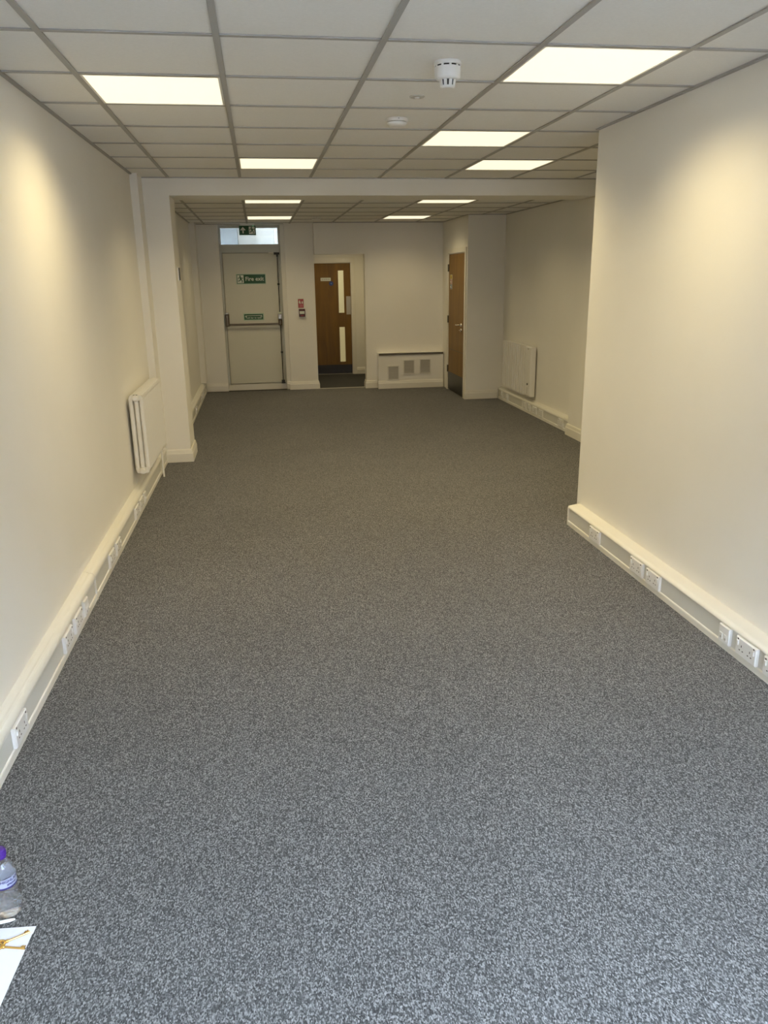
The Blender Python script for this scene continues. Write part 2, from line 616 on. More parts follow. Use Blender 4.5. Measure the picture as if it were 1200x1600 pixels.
skirting('baseboard_pillar', 'cream moulded skirting around the foot of the left pillar',
         [(-0.925, Y_BEAM0, 0, XPIL + .925, 0, 1), (XPIL, Y_BEAM0, R90, Y_BEAM1 - Y_BEAM0, 1, 0)])
skirting('baseboard_pilaster', 'cream skirting at the foot of the right pilaster',
         [(XRF - .085, Y_BEAM1, -R90, Y_BEAM1 - Y_BEAM0, 1, 0)])
skirting('baseboard_far_left', 'cream skirting on the far wall left of the fire door', [(XLF + .06, YF, 0, -0.515 - XLF - .06)])
skirting('baseboard_far_pier', 'cream skirting below the red fire call point',
         [(0.365, YF, 0, 0.06), (0.405, 12.02, 0, 0.433, 0, 1), (0.838, 12.02, R90, 0.28, 1, 0)])
skirting('baseboard_far_right', 'cream skirting right of the lobby opening',
         [(1.565, YW, 0, 0.165, 1, 0), (1.565, YW + .16, -R90, 0.16, 0, 1)])
skirting('baseboard_cupboard', 'cream skirting below the grey side of the cupboard block',
         [(XC, YC, 0, XRF - XC - .065, 1, 0), (XC, YC + .028, -R90, 0.028, 0, 1)])
skirting('baseboard_lobby', 'cream skirting beside the lobby door', [(1.642, YL, 0, 0.55)], 0.11)


# ================================================================== CEILINGS
def ceiling_grid(name, label, z, xl, rl, cells_lit, notes, xmax_fn):
    c = MB().box(-1.15, XRF + .12, rl[0], rl[-1], z + .06, z + .10).build(name, CEIL)
    struct(c, label, 'ceiling')
    tiles, tees = {}, {}

    def tile(x0, x1, y0, y1):
        k = (round(x1 - x0, 3), round(y1 - y0, 3))
        if k not in tiles:
            mb = MB()
            a, d = k
            q = .003
            mb.add([(q, q, .006), (a - q, q, .006), (a - q, d - q, .006), (q, d - q, .006),
                    (q, q, .020), (a - q, q, .020), (a - q, d - q, .020), (q, d - q, .020)],
                   [(3, 2, 1, 0), (4, 5, 6, 7), (0, 1, 5, 4), (1, 2, 6, 5), (2, 3, 7, 6), (3, 0, 4, 7)])
            tiles[k] = mb.mesh('ceiling_tile', CEIL)
        link('ceiling_tile', tiles[k], c, (x0, y0, z))

    def cross(x0, x1, y):
        k = round(x1 - x0, 3)
        if k not in tees:
            tees[k] = MB().box(0, k, -.012, .012, .0005, .005).mesh('cross_tee', TEE)
        link('cross_tee', tees[k], c, (x0, y, z))

    for j in range(len(rl) - 1):
        y0, y1 = rl[j], rl[j + 1]
        xm = xmax_fn(y0, y1)
        for i in range(len(xl) - 1):
            x0, x1 = xl[i], min(xl[i + 1], xm)
            if x1 - x0 < 0.03:
                continue
            if (i, j) not in cells_lit:
                tile(x0, x1, y0, y1)
            if j > 0:
                cross(x0 + .012, x1 - .012, y0)
    for i in range(1, len(xl) - 1):
        ya = rl[0]
        if xl[i] > XR:
            ya = max(ya, Y_CORNER)
        MB().box(-.012, .012, 0, rl[-1] - ya, 0, .005).build('main_tee', TEE, c, (xl[i], ya, z))
    return c


XL = [-1.012, -0.693, -0.093, 0.507, 1.107, 1.707, 2.307, 2.907, XRF]
RF = [Y_SHOP] + [3.181 + 0.5985 * j for j in range(-7, 7)] + [Y_BEAM0]
RF = [y for i, y in enumerate(RF) if i == 0 or y - RF[i - 1] > 0.05]
JA = min(range(len(RF)), key=lambda k: abs(RF[k] - 3.181))     # row "a"
lit_front = {(1, JA + 1), (4, JA), (2, JA + 5), (4, JA + 3), (5, JA + 5)}
ceil_f = ceiling_grid('ceiling', 'white mineral tile ceiling with grey grid over the front part', HC, XL, RF, lit_front, None,
                      lambda a, b: XRF if b > Y_CORNER else XR)
RB = [Y_BEAM1] + [8.2 + .6 * k for k in range(7)] + [YF + .02]
XLB = [XLF] + XL[1:]
lit_back = {(2, 1), (5, 1), (2, 5), (5, 5)}


def xback(a, b):
    return XRF if a < YC - .02 and b < YC + .2 else XC + .04


ceil_b = ceiling_grid('ceiling_rear', 'lower white tile ceiling behind the beam', HB, XLB, RB, lit_back, None, xback)
# grey edge angle where the ceilings meet the walls
ea = MB()
ea.box(0, .022, Y_SHOP, 7.09, -.003, .005)
o = ea.build('edge_angle', TEE, ceil_f, (left_wall_x(4.5) - .002, 0, HC), 0)
o.rotation_euler.z = -ANG_L
o.location.x = left_wall_x(0) - .002
MB().box(XR - .022, XR, Y_SHOP, Y_CORNER, -.003, .005).build('edge_angle', TEE, ceil_f, (0, 0, HC))
MB().box(XPIL, XRF, Y_BEAM0 - .02, Y_BEAM0, -.002, .005).build('edge_angle', TEE, ceil_f, (0, 0, HC))
MB().box(-.91, XPIL, Y_BEAM0 - .02, Y_BEAM0, -.002, .005).build('edge_angle', TEE, ceil_f, (0, 0, HC))
MB().box(XLF, XLF + .02, Y_BEAM1, 11.78, -.002, .005).build('edge_angle', TEE, ceil_b, (0, 0, HB))
MB().box(XLF + .08, 0.84, YF - .02, YF, -.002, .005).build('edge_angle', TEE, ceil_b, (0, 0, HB))
MB().box(0.84, XC, YW - .02, YW, -.002, .005).build('edge_angle', TEE, ceil_b, (0, 0, HB))
MB().box(XC - .02, XC, YC, YW, -.002, .005).build('edge_angle', TEE, ceil_b, (0, 0, HB))
MB().box(XC, XRF, YC - .02, YC, -.002, .005).build('edge_angle', TEE, ceil_b, (0, 0, HB))
MB().box(XRF - .02, XRF, Y_BEAM1, YC, -.002, .005).build('edge_angle', TEE, ceil_b, (0, 0, HB))


# ================================================================== CEILING LIGHTS
def ceiling_light(label, x0, y0, dx, dy, z, group, power=1.0):
    cx, cyy = x0 + dx / 2, y0 + dy / 2
    t = thing('ceiling_light', label, 'ceiling light', (cx, cyy, z), 0, group)
    a, b = dx / 2 - .0125, dy / 2 - .0125
    f = MB()
    for (p, q, r_, s) in ((-a, a, -b, -b + .010), (-a, a, b - .010, b), (-a, -a + .010, -b + .010, b - .010), (a - .010, a, -b + .010, b - .010)):
        f.box(p, q, r_, s, .0005, .018)
    f.build('frame', RIM, t)
    MB().box(-a + .010, a - .010, -b + .010, b - .010, .003, .012).build('diffuser', DIFF, t)
    ld = bpy.data.lights.new('panel_glow', 'AREA')
    ld.shape = 'RECTANGLE'
    ld.size, ld.size_y = 2 * a - .03, 2 * b - .03
    ld.energy = PANEL_W * power
    ld.spread = math.radians(138)
    ld.color = PANEL_COL
    lo = bpy.data.objects.new('panel_glow', ld)
    COL.objects.link(lo)
    lo.parent = t
    lo.location = (0, 0, .0015)
    return t


GF, GB = 'lit square panels in the front ceiling', 'lit square panels in the rear ceiling'
d6 = 0.5985
ceiling_light('lit square ceiling panel nearest the left wall', XL[1], RF[JA + 1], .6, d6, HC, GF)
ceiling_light('largest lit ceiling panel at the near right, beside the sounder', XL[4], RF[JA], .6, d6, HC, GF)
ceiling_light('lit ceiling panel just before the beam, left of centre', XL[2], RF[JA + 5], .6, d6, HC, GF)
ceiling_light('lit ceiling panel right of the flat round detector', XL[4], RF[JA + 3], .6, d6, HC, GF)
ceiling_light('lit ceiling panel just before the beam, near the right wall corner', XL[5], RF[JA + 5], .6, d6, HC, GF)
ceiling_light('lit rear panel half hidden by the beam above the exit sign', XL[2], RB[1], .6, .6, HB, GB, REAR_DIM)
ceiling_light('lit rear panel half hidden by the beam on the right', XL[5], RB[1], .6, .6, HB, GB, REAR_DIM)
ceiling_light('lit rear ceiling panel directly in front of the fire door', XL[2], RB[5], .6, .6, HB, GB, REAR_DIM)
ceiling_light('lit rear ceiling panel near the oak cupboard door', XL[5], RB[5], .6, .6, HB, GB, REAR_DIM)
ceiling_light('lit panel in the lobby ceiling beyond the opening', 1.15, 12.5, .6, .6, HB - .02, None, 0.45)
ceiling_light('lit panel in the room beyond the lobby door', 1.2, 14.4, .6, .6, 2.48, None, 0.9)


# ================================================================== DETECTORS
def ring(mb, r0, r1, z0, z1, a0, a1, n=8):
    pts = [(r1 * math.cos(a0 + (a1 - a0) * k / n), r1 * math.sin(a0 + (a1 - a0) * k / n)) for k in range(n + 1)]
    pts += [(r0 * math.cos(a1 + (a0 - a1) * k / n), r0 * math.sin(a1 + (a0 - a1) * k / n)) for k in range(n + 1)]
    return mb.extrude_z(pts, z0, z1)


ZT = HC + .006
t = thing('smoke_sounder', 'deep white smoke detector with sounder base on the near ceiling', 'smoke detector', (0.812, 3.47, ZT))
MB().lathe([(.053, 0), (.055, -.004), (.055, -.012), (.053, -.015)], 32).build('base', WHITE, t)
MB().lathe([(.050, -.015), (.050, -.021)], 32).build('slot', BLACK, t)
for k in range(10):
    a = k * 2 * math.pi / 10 + .2
    ring(MB(), .049, .0525, -.021, -.015, a, a + .18, 2).build('slot_rib', WHITE, t)
MB().lathe([(.053, -.021), (.0535, -.03), (.052, -.058), (.047, -.064), (.034, -.066)], 32).build('body', WHITE, t)
MB().lathe([(.026, -.066), (.024, -.088)], 24).build('chamber', BLACK, t)
cg = MB()
for k in range(9):
    a = k * 2 * math.pi / 9
    n0 = Vector((math.cos(a), math.sin(a), 0))
    sd = Vector((-math.sin(a), math.cos(a), 0)) * .0065
    p0, p1 = n0 * .034, n0 * .029
    v = [p0 - sd + Vector((0, 0, -.064)), p0 + sd + Vector((0, 0, -.064)), p1 + sd * .9 + Vector((0, 0, -.09)), p1 - sd * .9 + Vector((0, 0, -.09))]
    q = [x - n0 * .004 for x in v]
    cg.add(v + q, [(0, 1, 2, 3), (7, 6, 5, 4), (0, 4, 5, 1), (1, 5, 6, 2), (2, 6, 7, 3), (3, 7, 4, 0)])
cg.build('cage', WHITE, t)
MB().lathe([(.031, -.088), (.030, -.094), (.024, -.098)], 24).build('end_cap', WHITE, t)

t = thing('ceiling_sensor_disc', 'small flat grey disc set in the ceiling between the two detectors', 'ceiling disc', (0.812, 4.11, ZT))
MB().lathe([(.037, 0), (.037, -.003), (.034, -.005), (.012, -.005)], 28).build('rim', GREY, t)
MB().lathe([(.012, -.005), (.011, -.009), (.004, -.010)], 20).build('centre', WHITE, t)


def flat_detector(label, loc):
    t = thing('smoke_detector', label, 'smoke detector', loc, 0, 'shallow round detectors')
    MB().lathe([(.058, 0), (.060, -.004), (.060, -.012), (.057, -.016)], 32).build('base', WHITE, t)
    MB().lathe([(.050, -.016), (.050, -.021)], 28).build('gap', GREY, t)
    MB().lathe([(.056, -.021), (.055, -.027), (.040, -.038), (.036, -.040)], 28).build('cover', WHITE, t)
    MB().lathe([(.003, 0), (.003, -.003)], 8, (.0, -.0595, -.006)).build('indicator', HOLE, t)
    return t


flat_detector('shallow round white detector on the front ceiling behind the disc', (0.81, 4.67, ZT))
flat_detector('small round detector on the rear ceiling beyond the beam', (0.807, 10.85, HB + .006))


# ================================================================== CABLE TRUNKING
def trunking(label, x, y, rz, L, joints=(), left_cap=False, right_cap=False, depth=0.055, th=0.163):
    t = thing('cable_trunking', label, 'cable trunking', (x, y, 0), rz)
    d = depth
    MB().extrude_x([(0, 0), (-d, 0), (-d, .027), (-d + .002, .031), (-d + .005, .033), (0, .033)], 0, L).build('lower_rail', PVC, t)
    MB().extrude_x([(0, .033), (-d + .006, .033), (-d + .006, .116), (0, .116)], 0, L).build('cover', PVCFACE, t)
    pr = [(0, .116), (-d + .004, .116), (-d, .1175)]
    for k in range(7):
        a = k / 6 * R90
        pr.append((-d + .030 - .031 * math.cos(a), .124 + .030 * math.sin(a)))
    ht = (th - .116) / .047
    pr = [(y_, .116 + (z_ - .116) * ht) for y_, z_ in pr + [(-.012, .160), (0, .163)]]
    MB().extrude_x(pr, 0, L).build('top_rail', PVC, t)
    for j in joints:
        jp = [(y_ - .0025 if y_ < -.001 else y_, z_ + (.0015 if z_ > .1 else 0)) for y_, z_ in ([(0, 0), (-d, 0)] + pr[2:])]
        MB().extrude_x(jp, j - .008, j + .008).build('joint_cover', PVC, t)
    for flag, xx in ((left_cap, 0), (right_cap, L)):
        if flag:
            MB().extrude_x([(0, 0), (-d - .002, 0), (-d - .002, .118), (-d + .004, .116 + .030 * ht), (-.03, .116 + .044 * ht), (0, .116 + .050 * ht)], xx - .006, xx + .006).build('end_cap', PVC, t)
    return t


ys0 = Y_SHOP + .02
trunking('cream skirting trunking along the long left wall', left_wall_x(ys0), ys0, R90 - ANG_L, 7.35 - ys0, joints=(4.085 - ys0, 6.9 - ys0))
trunking('cream skirting trunking on the near right wall ending at its corner', XR, Y_CORNER - .06, -R90, Y_CORNER - .08 - Y_SHOP, left_cap=True, depth=.085, th=.143)
trunking('cream skirting trunking under the ribbed heater at the rear right', XRF, YC - .02, -R90, YC - .04 - Y_BEAM1 - .02, joints=(1.05,), depth=.055)
trunking('cream skirting trunking on the rear left wall past the pillar', XLF, Y_BEAM1 + .02, R90, YF - .02 - Y_BEAM1 - .02, joints=(4.0,), depth=.055)


# ================================================================== SOCKETS
def make_socket():
    t = thing('double_socket', 'proto', 'power socket')
    MB().bbox(-.073, .073, -.015, 0, -.0405, .0405, .004).build('faceplate', WHITE, t)
    for s in (-1, 1):
        MB().bbox(s * .056 - .006, s * .056 + .006, -.0195, -.014, .004, .026, .002).build('switch', WHITE, t)
        MB().bbox(s * .056 - .004, s * .056 + .004, -.0162, -.014, .029, .036, .0005).build('indicator', HOLE, t)
        for k, (px, pz, pw, ph) in enumerate(((0, .006, .0022, .005), (-.011, -.014, .0042, .0022), (.011, -.014, .0042, .0022))):
            cx = s * .030
            MB().box(cx + px - pw, cx + px + pw, -.0154, -.014, pz - ph, pz + ph).build('pin_hole', HOLE, t)
    return t


def make_data_plate():
    t = thing('data_outlet', 'proto', 'data outlet')
    MB().bbox(-.041, .041, -.015, 0, -.0405, .0405, .004).build('faceplate', WHITE, t)
    for s in (-1, 1):
        p = MB().bbox(s * .017 - .012, s * .017 + .012, -.0175, -.014, -.026, .004, .002).build('jack_cover', WHITE, t)
        MB().box(s * .017 - .006, s * .017 + .006, -.0180, -.017, -.022, -.012).build('jack_opening', GREY, p)
    return t


SOCK, DATA = make_socket(), make_data_plate()
_used = set()


def place(proto, label, x, y, z, rz, group):
    if proto.name in _used:
        o = copy_tree(proto)
    else:
        o = proto
        _used.add(proto.name)
    o.location = (x, y, z)
    o.rotation_euler = (0, 0, rz)
    o['label'] = label
    o['group'] = group
    return o


def on_left(proto, label, y):
    xw = left_wall_x(y) + .0495
    place(proto, label, xw, y, .0742, R90 - ANG_L, 'outlets along the left wall')


on_left(SOCK, 'double socket nearest the viewer on the left trunking', 2.695)
on_left(SOCK, 'double socket on the left trunking, first of the pair by a data outlet', 3.44)
on_left(SOCK, 'double socket between another socket and a data outlet, left trunking', 3.645)
on_left(DATA, 'square data outlet just before the joint in the left trunking', 3.81)
on_left(SOCK, 'double socket just past the joint in the left trunking', 4.53)
on_left(SOCK, 'farther socket of the pair past the joint, left trunking', 4.74)
on_left(SOCK, 'double socket nearest the viewer in the row leading to the radiator', 5.49)
on_left(SOCK, 'double socket in the middle of the row leading to the radiator', 5.70)
on_left(DATA, 'data outlet nearest the radiator on the left trunking', 5.87)


def on_right(proto, label, y, xw=XR, d=.085, grp='outlets along the near right wall'):
    place(proto, label, xw - d + .0055, y, .0742, -R90, grp)


on_right(SOCK, 'double socket at the corner end of the right trunking', 4.38)
on_right(SOCK, 'left double socket of the middle pair on the right trunking', 3.81)
on_right(SOCK, 'right double socket of the middle pair on the right trunking', 3.62)
on_right(DATA, 'square data outlet left of the nearest sockets, right trunking', 2.945)
on_right(SOCK, 'double socket right of the data outlet on the right trunking', 2.78)
on_right(SOCK, 'double socket cut off by the right edge of the picture', 2.585)
GR = 'outlets below the ribbed heater'
on_right(DATA, 'outlet deepest in the corner under the ribbed heater', 10.22, XRF, .055, GR)
on_right(DATA, 'second outlet from the corner under the ribbed heater', 9.99, XRF, .055, GR)
on_right(DATA, 'outlet at the trunking joint below the ribbed heater', 9.27, XRF, .055, GR)
on_right(DATA, 'second outlet right of the joint below the heater', 9.11, XRF, .055, GR)
on_right(SOCK, 'socket third right of the joint below the heater', 8.92, XRF, .055, GR)
on_right(SOCK, 'socket fourth right of the joint below the heater', 8.70, XRF, .055, GR)
on_right(SOCK, 'double socket at the trunking end beside the right pilaster', 8.07, XRF, .055, GR)
GL = 'outlets on the rear left trunking'
for lab, yy, pr in (('outlet nearest the pillar on the rear left trunking', 9.95, SOCK), ('middle outlet on the rear left trunking', 10.95, SOCK), ('outlet closest to the far wall on the rear left trunking', 11.25, DATA)):
    place(pr, lab, XLF + .0495, yy, .0742, R90, GL)

# ================================================================== LEFT COLUMN RADIATOR
RY0, NSEC, PITCHS = 5.83, 22, 0.0455
t = thing('column_radiator', 'white column radiator standing off the left wall above the trunking', 'radiator', (left_wall_x(RY0), RY0, 0), R90 - ANG_L)
Z0, Z1 = .265, .845
sec = MB()
yc = (-.035, -.072, -.109)
for y in yc:
    sec.lathe([(.0170, Z0 + .03), (.0170, Z1 - .03)], 10, (0, y, 0), cap=False)
for (za, zb, sgn) in ((Z1 - .045, Z1, 1), (Z0, Z0 + .045, -1)):
    m_ = (za + zb) / 2
    pts = []
    n = 6
    hy = .0475
    for k in range(n + 1):
        a = math.pi * k / n
        pts.append((-.072 - hy * math.cos(a) * (1.0), m_ + sgn * (.0225 * math.sin(a) ** .5)))
    base = [(-.072 + hy, m_ - sgn * .0225), (-.072 - hy, m_ - sgn * .0225)]
    sec.extrude_x(pts + base, -.0150, .0150)
    sec.lathe([(.018, -PITCHS / 2), (.018, PITCHS / 2)], 10, (0, -.072, m_), axis='X', cap=False)
secm = sec.mesh('section', RADW)
for k in range(NSEC):
    link('section', secm, t, (PITCHS * (k + .5), 0, 0))
for zc in (Z1 - .0225, Z0 + .0225):
    for xx, sg in ((0, -1), (NSEC * PITCHS, 1)):
        p = MB().lathe([(.023, -.006 * sg), (.023, .012 * sg), (.020, .016 * sg), (.007, .017 * sg)], 18, (xx, -.072, zc), axis='X')
        p.build('end_plug', RADW, t)
MB().box(-.004, .008, -.086, -.058, Z1 - .006, Z1 + .001).build('dark_gap', BLACK, t)  # black box drawn in for the dark gap above the end plug
MB().box(.10, .12, -.03, 0, Z1 - .12, Z1 - .08).box(.88, .90, -.03, 0, Z1 - .12, Z1 - .08).build('wall_bracket', RADW, t)
xe = NSEC * PITCHS
MB().tube([(xe + .012, -.072, Z0 + .022), (xe + .045, -.072, Z0 + .022)], .010).tube([(xe + .04, -.072, Z0 + .03), (xe + .04, -.072, Z0 - .02)], .013).build('valve', WHITE, t)
MB().lathe([(.013, Z0 + .03), (.019, Z0 + .036), (.019, Z0 + .085), (.014, Z0 + .092)], 14, (xe + .04, -.072, 0)).build('valve_head', WHITE, t)
MB().tube([(xe + .04, -.072, Z0 - .02), (xe + .04, -.075, .18), (xe - .04, -.085, .10), (xe - .05, -.087, .004)], .008).build('pipe', WHITE, t)

# ================================================================== RIBBED ELECTRIC HEATER
t = thing('electric_heater', 'ribbed white electric panel heater on the rear right wall', 'heater', (XRF - .001, 10.17, .215), -R90)
Wd, Hh, Dp = 1.12, .585, .082
NF = 11
fw = (Wd - .21) / NF
MB().box(.01, Wd - .01, -Dp + .036, -.022, .012, Hh - .008).build('body', RADW, t)
fin = MB()
fin.extrude_z([(.004, -Dp + .040), (.010, -Dp + .004), (.016, -Dp - .002), (fw - .036, -Dp - .002), (fw - .030, -Dp + .004), (fw - .030, -Dp + .040)], 0, Hh)
finm = fin.mesh('fin', RADW)
for k in range(NF):
    link('fin', finm, t, (fw * k, 0, 0))
cx0 = NF * fw
ctl = MB().bbox(cx0 + .002, Wd, -Dp - .002, -.02, 0, Hh, .010).build('control_panel', RADW, t)
MB().lathe([(.013, 0), (.012, -.007), (.006, -.009)], 16, (Wd - .085, -Dp - .001, .145), axis='Y').build('dial', BLACK, ctl)
MB().box(Wd - .098, Wd - .090, -Dp - .004, -Dp, .03, .105).build('marking', GREY, ctl)
MB().box(Wd - .115, Wd - .075, -Dp - .0035, -Dp, Hh - .03, Hh - .018).build('display', GREY, ctl)
MB().box(.015, Wd - .12, -Dp + .020, -.018, Hh - .010, Hh + .002).build('top_grille', RADW, t)
MB().box(.2, .24, -.022, 0, .1, .45).box(Wd - .3, Wd - .26, -.022, 0, .1, .45).build('wall_bracket', GREY, t)
MB().tube([(Wd - .30, -.03, .02), (Wd - .30, -.03, -.05)], .006).build('flex', WHITE, t)

# ================================================================== FIRE DOOR
XD0, XD1 = -0.515, 0.365
d1 = link('door_1', None, None, (0, YF + .10, 0))
struct(d1, 'grey painted fire exit door with a push bar and a fanlight above', 'door')
f = MB()
f.box(XD0, XD0 + .032, -.035, .06, 0.085, 2.365)
f.box(XD1 - .030, XD1, -.035, .06, 0.085, 2.365)
f.box(XD0 + .032, XD1 - .030, -.035, .06, 1.985, 2.10)
f.box(XD0 + .032, XD1 - .030, -.035, .06, 2.325, 2.365)
f.box(XD0 + .032, XD0 + .055, .022, .06, .085, 1.985)
f.box(XD1 - .053, XD1 - .030, .022, .06, .085, 1.985)
f.box(XD0 + .055, XD1 - .053, .022, .06, 1.960, 1.985)
f.box(XD0 + .055, XD1 - .053, .022, .06, .085, .105)
frm = f.build('frame', FRAMEGREY, d1)
MB().box(XD0 + .032, XD1 - .030, -.004, .004, 2.10, 2.325).build('pane', FROST, d1)
MB().box(XD0, XD1, -.02, .10, -0.01, 0.085).build('threshold', TRIM, d1)
leaf = MB().bbox(XD0 + .037, XD1 - .035, -.022, .02, .092, 1.980, .003).build('leaf', DOORGREY, d1)
MB().box(XD0 + .06, XD1 - .05, -.028, -.022, .10, .125).build('weather_bar', DOORGREY, leaf)
bar = MB().bbox(-.47, .31, -.095, -.070, .955, .985, .008).build('push_bar', DARKALU, d1)
MB().bbox(-.49, -.435, -.105, -.02, .95, 1.125, .012).build('arm', DARKALU, bar)
MB().box(-.487, -.438, -.100, -.025, 1.125, 1.145).build('arm_cap', ALU, bar)
MB().bbox(.283, .338, -.105, -.02, .95, 1.035, .012).build('arm', DARKALU, bar)
MB().bbox(.281, .340, -.098, -.02, 1.04, 1.115, .008).build('latch_case', ALU, bar)
MB().box(.286, .335, -.093, -.025, 1.116, 1.14).build('latch_cap', SIGNWHITE, bar)
rod = MB().tube([(.312, -.045, 1.14), (.312, -.045, 1.965)], .0065, 8).tube([(.312, -.045, .95), (.312, -.045, .105)], .0065, 8).build('vertical_rod', BLACK, d1)
for z in (1.54, .55):
    MB().lathe([(.014, -.012), (.017, 0), (.014, .012)], 10, (.312, -.045, z)).box(.296, .328, -.045, -.02, z - .012, z + .012).build('rod_guide', BLACK, rod)
MB().bbox(.288, .336, -.07, -.02, .09, .135, .006).box(.285, .345, -.075, -.02, .086, .098).build('floor_keep', BLACK, rod)
MB().bbox(.265, .345, -.07, -.02, 1.955, 1.985, .006).box(.30, .325, -.06, -.02, 1.925, 1.955).build('top_keep', BLACK, rod)
MB().box(.19, .262, -.055, -.02, 1.970, 1.988).build('closer_plate', TRIM, d1)


# ------------------------------------------------------------------ signs
def poly_y(pts, y, mat, name, parent):
    return MB().extrude_y(pts, y, y + .0006).build(name, mat, parent)


def running_man(parent, cx, cz, h, y, bgmat, manmat):
    """doorway block with a running figure, h = height"""
    w_ = h * .82
    MB().box(cx - w_ / 2, cx + w_ / 2, y, y + .0006, cz - h / 2, cz + h / 2).build('pictogram_door', bgmat, parent)
    m = MB()
    u = h / 10.0

    def seg(a, b, wd):
        ax, az = cx + a[0] * u, cz + a[1] * u
        bx, bz = cx + b[0] * u, cz + b[1] * u
        dx, dz = bx - ax, bz - az
        l = math.hypot(dx, dz)
        nx, nz = -dz / l * wd * u / 2, dx / l * wd * u / 2
        m.extrude_y([(ax - nx, az - nz), (bx - nx, bz - nz), (bx + nx, bz + nz), (ax + nx, az + nz)], y - .0008, y)

    m.extrude_y([(cx + (-.4 + 1.0 * math.cos(a)) * u, cz + (3.6 + 1.0 * math.sin(a)) * u) for a in [k * math.pi / 4 for k in range(8)]], y - .0008, y)
    seg((-.2, 2.4), (.5, -.6), 1.9)
    seg((-.4, 2.2), (-2.6, 1.6), .8)
    seg((-2.6, 1.6), (-3.0, -.2), .8)
    seg((.2, 2.2), (2.2, .8), .8)
    seg((2.2, .8), (3.4, 1.6), .8)
    seg((.3, -.4), (-1.4, -2.2), 1.1)
    seg((-1.4, -2.2), (-3.6, -2.4), 1.0)
    seg((.5, -.4), (2.2, -1.8), 1.1)
    seg((2.2, -1.8), (1.8, -4.4), 1.0)
    m.build('pictogram_figure', manmat, parent)


YS = YF + .10 - .0225
t = thing('fire_exit_sign', 'green Fire exit sign with running figure on the grey door', 'sign', (-.083, YS, 1.6175))
MB().box(-.214, .214, -.003, 0, -.072, .072).build('board', SIGNEDGE, t)
MB().box(-.206, .206, -.0038, -.003, -.063, .063).build('panel', GREEN, t)
running_man(t, -.153, 0, .112, -.0044, SIGNWHITE, GREEN)
link('lettering', text_mesh('Fire exit', .080, SIGNWHITE, .0012), t, (.050, -.0046, .0))
t = thing('push_bar_sign', 'small green push bar sign just above the bar on the grey door', 'sign', (-.077, YS, 1.078))
MB().box(-.150, .150, -.003, 0, -.050, .050).build('board', SIGNEDGE, t)
MB().box(-.138, .138, -.0038, -.003, -.039, .039).build('panel', GREEN, t)
link('lettering', text_mesh('Push bar to open', .034, SIGNWHITE, .0003), t, (0, -.0044, -.014))
ar = MB().box(-.10, .10, -.0044, -.0038, .012, .019)
for s in (-1, 1):
    ar.extrude_y([(s * .128, .002), (s * .112, .026), (s * .098, .002)], -.0044, -.0038)
ar.build('arrow_bar', SIGNWHITE, t)

t = thing('exit_light_sign', 'dark green emergency exit sign hanging before the fanlight', 'exit sign', (-.092, 11.98, 2.215))
MB().box(-.118, .118, -.012, .022, 0, .130).build('housing', SIGNEDGE, t)
MB().box(-.116, .116, -.0135, -.012, .003, .127).build('face', GREEN, t)
running_man(t, .062, .066, .100, -.0141, SIGNWHITE, GREEN)
aw = MB().extrude_y([(-.062, .112), (-.098, .072), (-.086, .062), (-.071, .079), (-.071, .026), (-.053, .026), (-.053, .079), (-.038, .062), (-.026, .072)], -.0142, -.0136)
aw.build('arrow', SIGNWHITE, t)
MB().box(.078, .086, -.016, -.012, .122, .129).build('indicator', LED, t)
MB().box(-.10, .10, -.01, .02, .130, HB - 2.215 + .001).build('ceiling_mount', WHITE, t)

# ------------------------------------------------------------------ call point and its notice, on the pier
YP = 12.02
t = thing('fire_action_notice', 'red fire alarm notice above the call point', 'sign', (.622, YP, 1.262))
MB().box(-.047, .047, -.003, 0, -.070, .070).build('board', SIGNWHITE, t)
MB().box(-.040, .040, -.0036, -.003, -.063, .063).build('panel', RED, t)
m = MB()
m.extrude_y([(-.030, .012), (-.018, -.006), (-.006, -.006), (-.002, .012), (-.010, .036), (-.018, .050), (-.026, .036)], -.0042, -.0036)
m.extrude_y([(.010, -.004), (.028, -.004), (.030, .018), (.020, .040), (.012, .018)], -.0042, -.0036)
m.build('pictogram', SIGNWHITE, t)
for z in (-.022, -.034, -.046):
    MB().box(-.022, .030, -.0042, -.0036, z - .003, z + .003).build('text_line', nmat('sign_pink_text', (.62, .25, .27), .5) if 'sign_pink_text' not in MATS else MATS['sign_pink_text'], t)
t = thing('fire_call_point', 'dark red break glass call point with a white panel on the pier', 'call point', (.632, YP, 1.128))
MB().bbox(-.046, .046, -.045, 0, -.055, .055, .008).build('box', DARKRED, t)
MB().bbox(-.036, .036, -.048, -.044, -.016, .024, .003).build('glass_element', SIGNWHITE, t)
MB().box(-.02, .02, -.0455, -.0445, -.046, -.034).build('marking', RED, t)

